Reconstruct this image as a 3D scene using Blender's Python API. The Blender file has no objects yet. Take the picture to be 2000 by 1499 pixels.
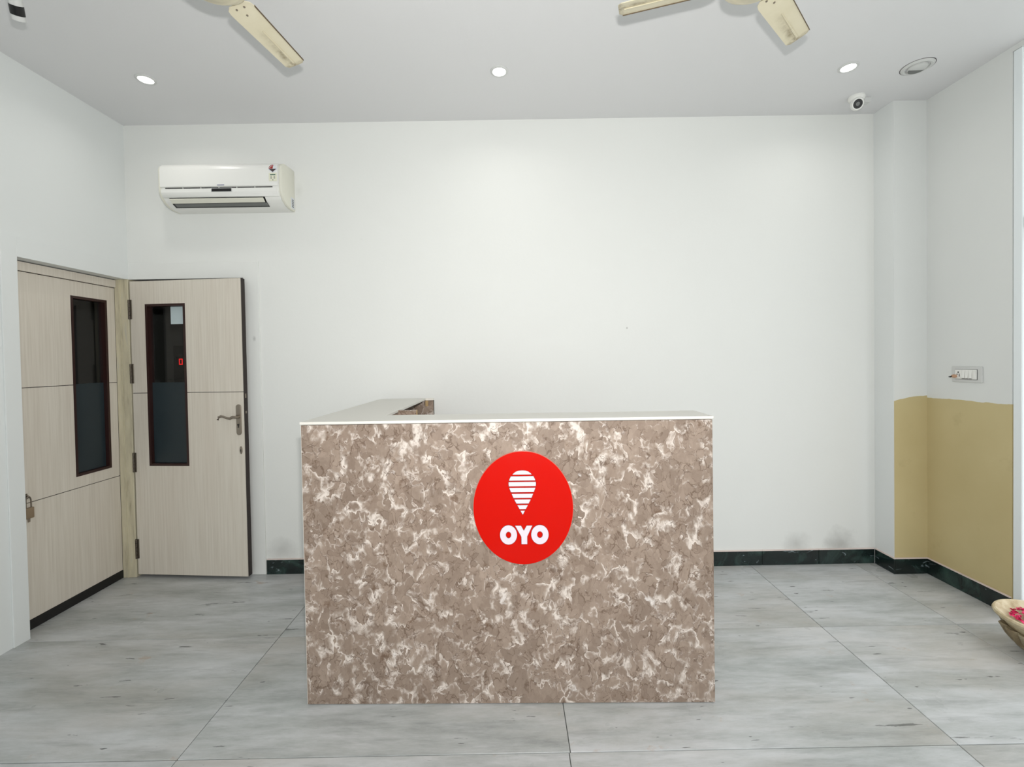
import bpy, bmesh, math, random
from mathutils import Vector, Matrix
random.seed(7)
SC = bpy.context.scene
COL = SC.collection
PI = math.pi

# ------------------------------------------------------------------ camera
CAM_F = 868.93
cam_d = bpy.data.cameras.new('camera')
cam_d.sensor_fit = 'HORIZONTAL'
cam_d.sensor_width = 36.0
cam_d.lens = CAM_F / 2000.0 * 36.0
cam_d.shift_y = -33.29 / 2000.0
cam_d.clip_start = 0.02
cam = bpy.data.objects.new('camera', cam_d)
R_ = Vector((0.9998, -0.0031, -0.0171)); F_ = Vector((0.0028, 0.9999, -0.0164)).normalized()
U_ = R_.cross(F_).normalized(); R_ = F_.cross(U_).normalized()
M_ = Matrix(((R_.x, U_.x, -F_.x, 0), (R_.y, U_.y, -F_.y, 0), (R_.z, U_.z, -F_.z, 1.45), (0, 0, 0, 1)))
cam.matrix_world = M_
COL.objects.link(cam)
SC.camera = cam

# ------------------------------------------------------------------ light
W_STRENGTH = 3.1
world = bpy.data.worlds.new('daylight'); SC.world = world
world.use_nodes = True
bg = world.node_tree.nodes['Background']
_wt = world.node_tree
_g = _wt.nodes.new('ShaderNodeTexCoord'); _s = _wt.nodes.new('ShaderNodeSeparateXYZ'); _r = _wt.nodes.new('ShaderNodeMapRange')
_m = _wt.nodes.new('ShaderNodeMix'); _m.data_type = 'RGBA'
_wt.links.new(_g.outputs['Generated'], _s.inputs[0]); _wt.links.new(_s.outputs[2], _r.inputs[0]); _wt.links.new(_r.outputs[0], _m.inputs[0])
_m.inputs[6].default_value = (0.36, 0.365, 0.37, 1)      # overcast sky: zenith three times the horizon
_m.inputs[7].default_value = (1.05, 1.08, 1.11, 1)
_wt.links.new(_m.outputs[2], bg.inputs[0])
bg.inputs[1].default_value = W_STRENGTH
SC.view_settings.view_transform = 'Standard'
SC.view_settings.look = 'None'
SC.view_settings.gamma = 1.0
SC.view_settings.use_curve_mapping = False
SC.view_settings.exposure = -0.14

def area(name, loc, rot, sx, sy, power, color=(1, 1, 1), portal=False, shape='RECTANGLE'):
    d = bpy.data.lights.new(name, 'AREA'); d.shape = shape; d.size = sx; d.size_y = sy
    d.energy = power; d.color = color
    if portal: d.cycles.is_portal = True
    o = bpy.data.objects.new(name, d); o.location = loc; o.rotation_euler = rot
    COL.objects.link(o); return o

# room dimensions (metres)
XL, XR, XW = -2.597, 2.497, 2.714     # left wall, end of back wall, right wall
YB, YC, YF = 3.048, 2.892, -2.6       # back wall, face of the corner column, front wall
H = 3.077
YJ = 2.36                             # near jamb of the left door opening
YG = 2.40                             # far end of the glazed entrance in the right wall
ZO = 2.035                            # door head height
T = 0.12

area('portal_side', (XW + 0.13, 0.05, 1.53), (0, PI / 2, 0), 3.04, 4.7, 1, portal=True)
area('portal_front', (0.2, YF - 0.10, 1.4), (PI / 2, 0, 0), 4.6, 2.7, 1, portal=True)
# the photographer's flash on top of the camera
area('camera_flash', (0.03, -0.02, 1.63), (PI / 2 + 0.15, 0, 0), 0.07, 0.04, 50, (1, 0.98, 0.95))

# ------------------------------------------------------------------ helpers
def L(r, g=None, b=None):
    if g is None: g = b = r
    f = lambda c: (c / 255.0 / 12.92) if c <= 10.3 else ((c / 255.0 + 0.055) / 1.055) ** 2.4
    return (f(r), f(g), f(b), 1)

class BM:
    def __init__(s): s.b = bmesh.new()
    def face(s, pts):
        return s.b.faces.new([s.b.verts.new(p) for p in pts])
    def box(s, x0, x1, y0, y1, z0, z1, bev=0, seg=1):
        b = bmesh.new()
        r = bmesh.ops.create_cube(b, size=1)
        for v in r['verts']:
            v.co = Vector(((x0 + x1) / 2 + v.co.x * (x1 - x0), (y0 + y1) / 2 + v.co.y * (y1 - y0), (z0 + z1) / 2 + v.co.z * (z1 - z0)))
        if bev > 0: bmesh.ops.bevel(b, geom=b.edges[:], offset=bev, segments=seg, affect='EDGES', profile=0.5)
        s.join(b); return s
    def join(s, b2, mat=None):
        m = bpy.data.meshes.new('tmp')
        if mat is not None: bmesh.ops.transform(b2, matrix=mat, verts=b2.verts[:])
        b2.to_mesh(m); b2.free(); s.b.from_mesh(m); bpy.data.meshes.remove(m)
    def prism(s, poly, axis, a0, a1, bev=0, seg=1):
        # extrude a 2D polygon along an axis ('x': poly=(y,z), 'y': poly=(x,z), 'z': poly=(x,y))
        def P(u, v, a):
            return (a, u, v) if axis == 'x' else ((u, a, v) if axis == 'y' else (u, v, a))
        b = bmesh.new()
        A = [b.verts.new(P(u, v, a0)) for u, v in poly]
        B = [b.verts.new(P(u, v, a1)) for u, v in poly]
        n = len(poly)
        b.faces.new(A[::-1]); b.faces.new(B)
        for i in range(n): b.faces.new((A[i], A[(i + 1) % n], B[(i + 1) % n], B[i]))
        bmesh.ops.recalc_face_normals(b, faces=b.faces[:])
        if bev > 0: bmesh.ops.bevel(b, geom=b.edges[:], offset=bev, segments=seg, affect='EDGES', profile=0.5)
        s.join(b); return s
    def lathe(s, prof, n=32, center=(0, 0, 0), lobes=0, amp=0.0, mat=None, caps=True):
        b = bmesh.new(); rings = []
        for r, z in prof:
            ring = []
            for k in range(n):
                a = 2 * PI * k / n
                rr = r * (1 + amp * abs(math.sin(a * lobes / 2)) - amp * 0.5) if lobes else r
                ring.append(b.verts.new((center[0] + rr * math.cos(a), center[1] + rr * math.sin(a), center[2] + z)))
            rings.append(ring)
        for i in range(len(rings) - 1):
            for k in range(n):
                b.faces.new((rings[i][k], rings[i][(k + 1) % n], rings[i + 1][(k + 1) % n], rings[i + 1][k]))
        if caps:
            b.faces.new(rings[0][::-1]); b.faces.new(rings[-1])
        bmesh.ops.recalc_face_normals(b, faces=b.faces[:])
        s.join(b, mat); return s
    def tube(s, pts, rad, n=10):
        b = bmesh.new(); rings = []
        pts = [Vector(p) for p in pts]
        for i, p in enumerate(pts):
            t = (pts[min(i + 1, len(pts) - 1)] - pts[max(i - 1, 0)]).normalized()
            ref = Vector((0, 0, 1)) if abs(t.z) < 0.9 else Vector((1, 0, 0))
            u = t.cross(ref).normalized(); w = t.cross(u)
            r = rad[i] if isinstance(rad, (list, tuple)) else rad
            rings.append([b.verts.new(p + u * math.cos(2 * PI * k / n) * r + w * math.sin(2 * PI * k / n) * r) for k in range(n)])
        for i in range(len(rings) - 1):
            for k in range(n):
                b.faces.new((rings[i][k], rings[i][(k + 1) % n], rings[i + 1][(k + 1) % n], rings[i + 1][k]))
        b.faces.new(rings[0][::-1]); b.faces.new(rings[-1])
        bmesh.ops.recalc_face_normals(b, faces=b.faces[:])
        s.join(b); return s
    def build(s, name, mat, parent=None, smooth=False, recalc=False):
        if recalc: bmesh.ops.recalc_face_normals(s.b, faces=s.b.faces[:])
        m = bpy.data.meshes.new(name); s.b.to_mesh(m); s.b.free()
        if mat is not None: m.materials.append(mat)
        if smooth:
            for p in m.polygons: p.use_smooth = True
            try: m.set_sharp_from_angle(angle=math.radians(35))
            except Exception: pass
        o = bpy.data.objects.new(name, m); COL.objects.link(o)
        if parent is not None: o.parent = parent
        return o

def tag(o, label=None, cat=None, group=None, kind=None):
    if label: o['label'] = label
    if cat: o['category'] = cat
    if group: o['group'] = group
    if kind: o['kind'] = kind
    return o
def empty(name, loc=(0, 0, 0), rz=0.0, label=None, cat=None, group=None, kind=None):
    o = bpy.data.objects.new(name, None); o.empty_display_size = 0.05
    o.location = loc; o.rotation_euler = (0, 0, rz); COL.objects.link(o)
    return tag(o, label, cat, group, kind)
def dup(root, loc, rz=None):
    r = root.copy(); COL.objects.link(r); r.location = loc
    if rz is not None: r.rotation_euler = (0, 0, rz)
    def rec(a, b):
        for ch in list(a.children):
            c = ch.copy(); COL.objects.link(c); c.parent = b; rec(ch, c)
    rec(root, r); return r
def ell(cx, cy, rx, ry, n=48, a0=0.0, a1=2 * PI):
    return [(cx + rx * math.cos(a0 + (a1 - a0) * k / n), cy + ry * math.sin(a0 + (a1 - a0) * k / n)) for k in range(n)]

# ------------------------------------------------------------------ materials
class Mat:
    def __init__(s, name, col=(0.8, 0.8, 0.8, 1), rough=0.5, metal=0.0, spec=0.5):
        s.m = bpy.data.materials.new(name); s.m.use_nodes = True
        s.t = s.m.node_tree; s.p = s.t.nodes['Principled BSDF']
        s.p.inputs['Base Color'].default_value = col
        s.p.inputs['Roughness'].default_value = rough
        s.p.inputs['Metallic'].default_value = metal
        s.p.inputs['Specular IOR Level'].default_value = spec
    def n(s, typ, **kw):
        nd = s.t.nodes.new(typ)
        for k, v in kw.items():
            if k in nd.inputs: nd.inputs[k].default_value = v
            else: setattr(nd, k, v)
        return nd
    def l(s, a, b): s.t.links.new(a, b)
    def coord(s, scale=(1, 1, 1), loc=(0, 0, 0), rot=(0, 0, 0), out='Object', rnd=False):
        c = s.n('ShaderNodeTexCoord'); mp = s.n('ShaderNodeMapping')
        mp.inputs['Scale'].default_value = scale; mp.inputs['Location'].default_value = loc; mp.inputs['Rotation'].default_value = rot
        src = c.outputs[out]
        if rnd:
            oi = s.n('ShaderNodeObjectInfo'); ad = s.n('ShaderNodeVectorMath', operation='MULTIPLY_ADD')
            cb = s.n('ShaderNodeCombineXYZ'); s.l(oi.outputs['Random'], cb.inputs[0]); s.l(oi.outputs['Random'], cb.inputs[1]); s.l(oi.outputs['Random'], cb.inputs[2])
            ad.inputs[1].default_value = (17, 31, 5); s.l(cb.outputs[0], ad.inputs[0]); s.l(src, ad.inputs[2]); src = ad.outputs[0]
        s.l(src, mp.inputs['Vector']); return mp.outputs[0]
    def noise(s, vec, scale=5, detail=4, rough=0.5, dist=0.0):
        nd = s.n('ShaderNodeTexNoise'); nd.inputs['Scale'].default_value = scale; nd.inputs['Detail'].default_value = detail
        nd.inputs['Roughness'].default_value = rough; nd.inputs['Distortion'].default_value = dist
        if vec is not None: s.l(vec, nd.inputs['Vector'])
        return nd
    def ramp(s, fac, stops):
        nd = s.n('ShaderNodeValToRGB'); cr = nd.color_ramp
        while len(cr.elements) < len(stops): cr.elements.new(0.5)
        for e, (p, c) in zip(cr.elements, stops):
            e.position = p; e.color = c if isinstance(c, tuple) else (c, c, c, 1)
        s.l(fac, nd.inputs[0]); return nd.outputs[0]
    def mix(s, fac, a, b, mode='MIX'):
        nd = s.n('ShaderNodeMix', data_type='RGBA', blend_type=mode)
        for sock, v in ((nd.inputs[0], fac), (nd.inputs[6], a), (nd.inputs[7], b)):
            if hasattr(v, 'is_linked'): s.l(v, sock)
            else: sock.default_value = v
        return nd.outputs[2]
    def math(s, op, a, b=0.0):
        nd = s.n('ShaderNodeMath', operation=op)
        for sock, v in ((nd.inputs[0], a), (nd.inputs[1], b)):
            if hasattr(v, 'is_linked'): s.l(v, sock)
            else: sock.default_value = v
        return nd.outputs[0]
    def base(s, c): s.l(c, s.p.inputs['Base Color'])
    def bump(s, h, strength=0.1, dist=0.01):
        b = s.n('ShaderNodeBump'); b.inputs['Strength'].default_value = strength; b.inputs['Distance'].default_value = dist
        s.l(h, b.inputs['Height']); s.l(b.outputs[0], s.p.inputs['Normal'])

def paint(name, c, var=0.03, rough=0.62, scuff=True):
    m = Mat(name, c, rough, 0, 0.25)
    v = m.coord()
    n1 = m.noise(v, 1.3, 4).outputs[0]
    d = tuple(x * (1 - 2.2 * var) for x in c[:3]) + (1,)
    col = m.mix(n1, d, c)
    if scuff:
        n2 = m.noise(m.coord((1, 1, 2.2)), 5.5, 6, 0.65).outputs[0]
        k = m.ramp(n2, [(0.70, 0.0), (0.80, 1.0)])
        col = m.mix(m.math('MULTIPLY', k, 0.22), col, tuple(x * 0.72 for x in c[:3]) + (1,))
    m.base(col)
    m.bump(m.noise(v, 55, 3).outputs[0], 0.12, 0.003)
    return m.m

M = {}
def back_wall():
    mm = paint('white_wall_paint', L(229, 230, 227), 0.02)
    m = Mat.__new__(Mat); m.m = mm; m.t = mm.node_tree; m.p = m.t.nodes['Principled BSDF']
    col = m.p.inputs['Base Color'].links[0].from_socket
    c = m.n('ShaderNodeTexCoord')
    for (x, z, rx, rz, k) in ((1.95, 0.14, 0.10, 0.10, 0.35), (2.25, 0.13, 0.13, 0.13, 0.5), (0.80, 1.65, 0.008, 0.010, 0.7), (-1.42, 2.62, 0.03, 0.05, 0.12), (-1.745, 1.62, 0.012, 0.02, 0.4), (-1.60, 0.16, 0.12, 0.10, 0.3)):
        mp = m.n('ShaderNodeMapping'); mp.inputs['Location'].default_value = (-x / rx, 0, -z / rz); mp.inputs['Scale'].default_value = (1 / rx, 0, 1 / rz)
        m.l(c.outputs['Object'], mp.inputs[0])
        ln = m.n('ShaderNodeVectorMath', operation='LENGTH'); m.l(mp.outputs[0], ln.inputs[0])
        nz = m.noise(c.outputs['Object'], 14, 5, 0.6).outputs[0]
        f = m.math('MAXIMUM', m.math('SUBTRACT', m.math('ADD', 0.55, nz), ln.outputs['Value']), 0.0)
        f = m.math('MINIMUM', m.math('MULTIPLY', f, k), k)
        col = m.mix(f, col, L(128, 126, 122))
    m.base(col); return mm
M['wall'] = back_wall()
M['wall_plain'] = paint('white_wall_paint', L(229, 230, 227), 0.02)
M['wall_cool'] = paint('white_wall_paint_cool', L(226, 229, 228), 0.02)
M['ceiling'] = paint('ceiling_paint', L(222, 222, 223), 0.012, 0.7, False)

def yellow_paint(name, zedge, slope_axis, slope):
    m = Mat(name, rough=0.62, spec=0.25)
    c = m.n('ShaderNodeTexCoord'); sp = m.n('ShaderNodeSeparateXYZ'); m.l(c.outputs['Object'], sp.inputs[0])
    nz = m.noise(c.outputs['Object'], 9, 3, 0.5)
    off = m.math('MULTIPLY', m.math('SUBTRACT', nz.outputs[0], 0.5), 0.030)
    zz = m.math('ADD', sp.outputs[2], off)
    zz = m.math('ADD', zz, m.math('MULTIPLY', sp.outputs[slope_axis], slope))
    k = m.ramp(m.math('MULTIPLY', m.math('SUBTRACT', zz, zedge - 0.05), 10.0), [(0.49, 1.0), (0.515, 0.0)])
    n1 = m.noise(m.coord((1, 1, 1)), 2.2, 5).outputs[0]
    yel = m.mix(n1, L(186, 170, 124), L(207, 193, 150))
    n3 = m.noise(m.coord((1, 1, 1)), 4.5, 5, 0.6).outputs[0]
    yel = m.mix(m.math('MULTIPLY', m.ramp(n3, [(0.60, 0.0), (0.75, 1.0)]), 0.25), yel, L(140, 122, 88))
    wht = m.mix(m.noise(m.coord(), 1.3, 4).outputs[0], L(214, 216, 214), L(225, 227, 225))
    m.base(m.mix(k, wht, yel))
    return m.m
M['wall_yellow'] = yellow_paint('wall_with_yellow_dado', 1.178, 1, 0.008)
M['column_yellow'] = yellow_paint('column_with_yellow_dado', 0.75, 0, -0.155)

def floor_marble():
    m = Mat('floor_marble', rough=0.34, spec=0.3)
    n1 = m.noise(m.coord((0.55, 2.4, 1), rot=(0, 0, 0.22), rnd=True), 2.2, 12, 0.72, 0.15).outputs[0]
    col = m.ramp(n1, [(0.30, L(146, 149, 147)), (0.46, L(175, 178, 177)), (0.58, L(193, 195, 196)), (0.72, L(208, 209, 210))])
    n2 = m.noise(m.coord((0.5, 1.6, 1), rot=(0, 0, 0.3), rnd=True), 1.4, 8, 0.6).outputs[0]
    col = m.mix(m.math('MULTIPLY', m.ramp(n2, [(0.46, 0.0), (0.72, 1.0)]), 0.5), col, L(168, 159, 146))
    n6 = m.noise(m.coord((1, 8, 1), rot=(0, 0, 0.16), rnd=True), 3.0, 10, 0.7).outputs[0]
    col = m.mix(m.math('MULTIPLY', m.ramp(n6, [(0.52, 0.0), (0.70, 1.0)]), 0.4), col, L(118, 121, 120))
    # hair cracks and short dark natural marks
    n3 = m.noise(m.coord((1.0, 9.0, 1), rot=(0, 0, 0.10), rnd=True), 3.4, 5, 0.6).outputs[0]
    col = m.mix(m.math('MULTIPLY', m.ramp(n3, [(0.67, 0.0), (0.69, 1.0)]), 0.7), col, L(78, 80, 78))
    n4 = m.noise(m.coord((1, 4.5, 1), rot=(0, 0, -0.12), rnd=True), 9.0, 3, 0.5).outputs[0]
    col = m.mix(m.math('MULTIPLY', m.ramp(n4, [(0.715, 0.0), (0.735, 1.0)]), 0.8), col, L(76, 78, 76))
    n5 = m.noise(m.coord((1, 1.6, 1), rnd=True), 6.0, 5, 0.65).outputs[0]
    col = m.mix(m.math('MULTIPLY', m.ramp(n5, [(0.66, 0.0), (0.74, 1.0)]), 0.4), col, L(172, 134, 98))
    m.base(col)
    rr = m.noise(m.coord((1, 1, 1), rnd=True), 3, 4).outputs[0]
    m.l(m.ramp(rr, [(0.3, 0.26), (0.7, 0.44)]), m.p.inputs['Roughness'])
    return m.m
M['floor'] = floor_marble()
M['grout'] = Mat('floor_joint', L(96, 98, 96), 0.8, 0, 0.2).m

def green_marble():
    m = Mat('dark_green_marble', rough=0.24, spec=0.5)
    v = m.coord((1, 1, 1))
    n1 = m.noise(v, 6, 6, 0.6, 0.8).outputs[0]
    col = m.ramp(n1, [(0.3, L(9, 15, 15)), (0.5, L(24, 37, 35)), (0.68, L(52, 74, 68))])
    n2 = m.noise(m.coord((1, 1, 2.5), rot=(0.3, 0.6, 0)), 7, 5, 0.6, 1.5).outputs[0]
    k = m.ramp(n2, [(0.64, 0.0), (0.69, 1.0)])
    m.base(m.mix(m.math('MULTIPLY', k, 0.55), col, L(150, 165, 170)))
    return m.m
M['skirt'] = green_marble()
M['plaster_edge'] = Mat('pale_plaster_bead', L(222, 208, 202), 0.8, 0, 0.2).m

def desk_marble():
    m = Mat('brown_veined_laminate', rough=0.30, spec=0.45)
    c = m.coord((1, 1, 1))
    def warp(vec, sc, amt, det=3):
        nn = m.noise(vec, sc, det, 0.55)
        sub = m.n('ShaderNodeVectorMath', operation='SUBTRACT'); m.l(nn.outputs[1], sub.inputs[0]); sub.inputs[1].default_value = (0.5, 0.5, 0.5)
        ma = m.n('ShaderNodeVectorMath', operation='MULTIPLY_ADD'); m.l(sub.outputs[0], ma.inputs[0]); ma.inputs[1].default_value = (amt, amt, amt); m.l(vec, ma.inputs[2])
        return ma.outputs[0]
    w1 = warp(m.coord((1.15, 1, 0.85)), 9, 0.12); w2 = warp(w1, 30, 0.042)
    def vor(vec, sc, feat):
        nd = m.n('ShaderNodeTexVoronoi', feature=feat); nd.inputs['Scale'].default_value = sc; m.l(vec, nd.inputs['Vector']); return nd
    def rgb(nd):
        sp = m.n('ShaderNodeSeparateColor'); m.l(nd.outputs['Color'], sp.inputs[0]); return sp.outputs
    big = rgb(vor(w2, 13, 'F1')); small = rgb(vor(w2, 30, 'F1'))
    col = m.ramp(big[0], [(0.0, L(134, 117, 104)), (0.5, L(147, 129, 115)), (1.0, L(160, 142, 128))])
    col = m.mix(0.35, col, m.ramp(small[1], [(0.0, L(122, 104, 91)), (1.0, L(166, 149, 135))]))
    fine = m.noise(m.coord((1, 1, 0.6)), 42, 7, 0.7).outputs[0]
    col = m.mix(m.math('MULTIPLY', m.ramp(fine, [(0.36, 1.0), (0.58, 0.0)]), 0.38), col, L(120, 103, 90))
    def fold(sc, vec, rnd, lo, hi, wid, power, nsc, nloc, nlo, nhi):
        """one-sided streak that fades inwards from the border of chosen cells"""
        e = vor(vec, sc, 'DISTANCE_TO_EDGE').outputs['Distance']
        f = m.math('POWER', m.math('MAXIMUM', m.math('SUBTRACT', 1.0, m.math('DIVIDE', e, wid)), 0.0), power)
        pick = m.ramp(rnd, [(lo, 0.0), (hi, 1.0)])
        nz = m.ramp(m.noise(m.coord((1, 1, 1), nloc), nsc, 3, 0.5).outputs[0], [(nlo, 0.0), (nhi, 1.0)])
        return m.math('MULTIPLY', m.math('MULTIPLY', f, pick), nz)
    k1 = fold(13, w2, big[1], 0.40, 0.5, 0.22, 1.9, 15, (3, 1, 7), 0.46, 0.60)
    col = m.mix(m.math('MINIMUM', m.math('MULTIPLY', k1, 1.5), 0.95), col, L(218, 207, 198))
    k2 = fold(30, w2, small[0], 0.48, 0.6, 0.19, 1.6, 18, (9, 4, 2), 0.49, 0.62)
    col = m.mix(m.math('MINIMUM', m.math('MULTIPLY', k2, 1.25), 0.85), col, L(208, 196, 187))
    k3 = fold(30, w2, small[2], 0.4, 0.5, 0.085, 0.8, 17, (1, 8, 5), 0.44, 0.56)
    col = m.mix(m.math('MINIMUM', m.math('MULTIPLY', k3, 1.2), 0.8), col, L(100, 80, 66))
    k4 = fold(13, w2, big[2], 0.5, 0.6, 0.03, 0.8, 12, (4, 2, 9), 0.40, 0.58)
    col = m.mix(m.math('MINIMUM', k4, 0.6), col, L(104, 84, 70))
    # white puffs and brown pits
    pf = m.noise(warp(m.coord((1, 1, 1), (5, 5, 5)), 26, 0.06), 10, 4, 0.55).outputs[0]
    col = m.mix(m.math('MULTIPLY', m.ramp(pf, [(0.655, 0.0), (0.71, 1.0)]), 0.75), col, L(224, 217, 212))
    pt = m.noise(warp(m.coord((1, 1, 1), (2, 6, 1)), 60, 0.04), 13, 6, 0.7).outputs[0]
    col = m.mix(m.math('MULTIPLY', m.ramp(pt, [(0.60, 0.0), (0.66, 1.0)]), 0.7), col, L(104, 80, 62))
    m.base(col)
    return m.m
M['desk'] = desk_marble()
M['desk_top'] = paint('cream_laminate', L(214, 212, 205), 0.02, 0.4, False)
M['desk_edge'] = Mat('white_edge_band', L(226, 222, 214), 0.45).m
M['raw_board'] = Mat('raw_chipboard_edge', L(176, 148, 106), 0.8).m
M['shaded_board'] = Mat('inner_board_with_shade', L(70, 72, 68), 0.7).m  # shade of the open bay put into the board colour; edge strip shares it

def door_wood(name='pale_wood_laminate'):
    m = Mat(name, rough=0.42, spec=0.4)
    n1 = m.noise(m.coord((60, 60, 1.4)), 1.5, 5, 0.6).outputs[0]
    col = m.ramp(n1, [(0.25, L(202, 194, 181)), (0.5, L(214, 207, 195)), (0.75, L(223, 217, 206))])
    n2 = m.noise(m.coord((5, 5, 0.5)), 1.2, 3).outputs[0]
    col = m.mix(m.math('MULTIPLY', m.ramp(n2, [(0.4, 0.0), (0.7, 1.0)]), 0.35), col, L(206, 195, 182))
    n3 = m.noise(m.coord((1, 1, 1.5)), 7, 5, 0.6).outputs[0]
    col = m.mix(m.math('MULTIPLY', m.ramp(n3, [(0.70, 0.0), (0.78, 1.0)]), 0.2), col, L(140, 122, 104))
    m.base(col); return m.m
M['door'] = door_wood()
M['door_core'] = Mat('dark_brown_door_edge', L(38, 26, 22), 0.5).m
M['slot_frame'] = Mat('dark_red_brown_beading', L(44, 20, 17), 0.4).m
M['black_strip'] = Mat('black_door_strip', L(18, 18, 17), 0.6).m
def post_wood():
    m = Mat('worn_cream_frame_paint', rough=0.6, spec=0.25)
    n1 = m.noise(m.coord((14, 14, 1.6)), 2.0, 6, 0.65).outputs[0]
    m.base(m.ramp(n1, [(0.25, L(150, 140, 116)), (0.42, L(192, 184, 160)), (0.58, L(206, 198, 172)), (0.72, L(190, 186, 172))]))
    return m.m
M['post'] = post_wood()

def glass(name, tint, refl=0.06):
    m = bpy.data.materials.new(name); m.use_nodes = True; t = m.node_tree
    t.nodes.remove(t.nodes['Principled BSDF']); out = t.nodes['Material Output']
    tr = t.nodes.new('ShaderNodeBsdfTransparent'); tr.inputs[0].default_value = tint
    gl = t.nodes.new('ShaderNodeBsdfGlossy'); gl.inputs['Roughness'].default_value = 0.02
    fr = t.nodes.new('ShaderNodeFresnel'); fr.inputs['IOR'].default_value = 1.45
    mx = t.nodes.new('ShaderNodeMixShader')
    ge = t.nodes.new('ShaderNodeNewGeometry'); sb_ = t.nodes.new('ShaderNodeMath'); sb_.operation = 'SUBTRACT'; sb_.inputs[0].default_value = 1.0
    mu = t.nodes.new('ShaderNodeMath'); mu.operation = 'MULTIPLY'
    t.links.new(ge.outputs['Backfacing'], sb_.inputs[1]); t.links.new(sb_.outputs[0], mu.inputs[0]); t.links.new(fr.outputs[0], mu.inputs[1])
    t.links.new(mu.outputs[0], mx.inputs[0]); t.links.new(tr.outputs[0], mx.inputs[1]); t.links.new(gl.outputs[0], mx.inputs[2])
    t.links.new(mx.outputs[0], out.inputs[0]); return m
M['glass'] = glass('clear_glass', (0.92, 0.95, 0.95, 1))
M['pane'] = glass('window_glass', (0.97, 0.985, 0.98, 1))
M['film'] = Mat('dark_frosted_film', L(37, 48, 53), 0.3, 0, 0.4).m
M['steel'] = Mat('brushed_steel', L(150, 140, 128), 0.32, 0.85).m
M['brass'] = Mat('dull_brass', L(156, 138, 116), 0.38, 0.7).m
M['hinge'] = Mat('dark_hinge_steel', L(92, 84, 74), 0.45, 0.6).m
M['black'] = Mat('black_plastic', L(12, 12, 13), 0.3).m
M['grey_dark'] = Mat('grey_plastic', L(110, 112, 110), 0.5).m
M['plastic'] = Mat('white_plastic', L(232, 232, 228), 0.3, 0, 0.5).m
M['plastic_warm'] = Mat('aged_white_plastic', L(222, 221, 208), 0.36, 0, 0.5).m
M['plastic_pale'] = Mat('pale_grey_plastic', L(205, 206, 204), 0.4).m
def fan_mat():
    m = Mat('aged_cream_enamel', rough=0.38, spec=0.45)
    n1 = m.noise(m.coord((1, 1, 1)), 7, 5, 0.6).outputs[0]
    col = m.mix(n1, L(196, 186, 156), L(224, 217, 194))
    n2 = m.noise(m.coord((4, 14, 1)), 1.7, 5, 0.65).outputs[0]
    col = m.mix(m.math('MULTIPLY', m.ramp(n2, [(0.56, 0.0), (0.72, 1.0)]), 0.45), col, L(140, 122, 86))
    m.base(col); return m.m
M['fan'] = fan_mat()
def blade_mat():
    m = Mat('dusty_cream_blade', rough=0.4, spec=0.4)
    c = m.n('ShaderNodeTexCoord'); sp = m.n('ShaderNodeSeparateXYZ'); m.l(c.outputs['Object'], sp.inputs[0])
    col = m.mix(m.noise(m.coord(), 9, 6, 0.65).outputs[0], L(206, 197, 168), L(226, 219, 196))
    ny = m.math('ABSOLUTE', m.math('SUBTRACT', sp.outputs[1], 0.013))
    band = m.math('MAXIMUM', m.math('SUBTRACT', 1.0, m.math('DIVIDE', ny, 0.022)), 0.0)
    along = m.ramp(sp.outputs[0], [(0.24, 0.0), (0.40, 1.0)])
    grit = m.ramp(m.noise(m.coord((1, 1, 1)), 30, 5, 0.65).outputs[0], [(0.35, 0.1), (0.65, 1.0)])
    k = m.math('MULTIPLY', m.math('MULTIPLY', band, along), grit)
    col = m.mix(m.math('MULTIPLY', k, 0.85), col, L(112, 94, 60))
    tip = m.ramp(sp.outputs[0], [(0.448, 0.0), (0.470, 1.0)])
    col = m.mix(m.math('MULTIPLY', m.math('MULTIPLY', tip, grit), 0.8), col, L(104, 86, 58))
    m.base(col); return m.m
M['blade'] = blade_mat()
M['fan_edge'] = Mat('brown_blade_rim', L(96, 80, 58), 0.6).m
M['red'] = Mat('red_acrylic', L(196, 12, 0), 0.10, 0, 0.22).m
M['dark_red'] = Mat('dark_red_outline', L(112, 6, 8), 0.3).m
M['sign_white'] = Mat('white_vinyl', L(220, 208, 218), 0.3).m
M['clear_rim'] = Mat('acrylic_rim', L(190, 120, 104), 0.2).m
M['paper'] = Mat('white_paper', L(216, 220, 224), 0.7).m
M['label_red'] = Mat('label_red', L(156, 44, 36), 0.5).m
M['label_dark'] = Mat('label_dark', L(62, 50, 52), 0.5).m
M['label_green'] = Mat('label_green', L(70, 104, 86), 0.5).m
M['label_card'] = Mat('label_card', L(226, 226, 206), 0.5).m
M['purple_mark'] = Mat('brand_mark_ink', L(120, 122, 150), 0.5).m
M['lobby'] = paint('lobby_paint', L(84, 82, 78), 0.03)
M['alu'] = Mat('white_powder_coated_frame', L(232, 238, 240), 0.4).m
def stone(name, k):
    m = Mat(name, rough=0.6, spec=0.3)
    n1 = m.noise(m.coord(), 9, 6, 0.65).outputs[0]
    m.base(m.ramp(n1, [(0.28, L(122 * k, 100 * k, 74 * k)), (0.42, L(176 * k, 158 * k, 124 * k)), (0.58, L(206 * k, 194 * k, 164 * k)), (0.8, L(214 * k, 206 * k, 182 * k))])); return m.m
M['stone'] = stone('weathered_pale_stone', 1.0)
M['stone_dark'] = stone('weathered_brown_stone', 0.78)
M['ground'] = Mat('outdoor_paving', L(196, 196, 192), 0.8).m
def emis(name, c, s):
    m = bpy.data.materials.new(name); m.use_nodes = True; p = m.node_tree.nodes['Principled BSDF']
    p.inputs['Base Color'].default_value = c; p.inputs['Emission Color'].default_value = c; p.inputs['Emission Strength'].default_value = s
    return m
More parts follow.
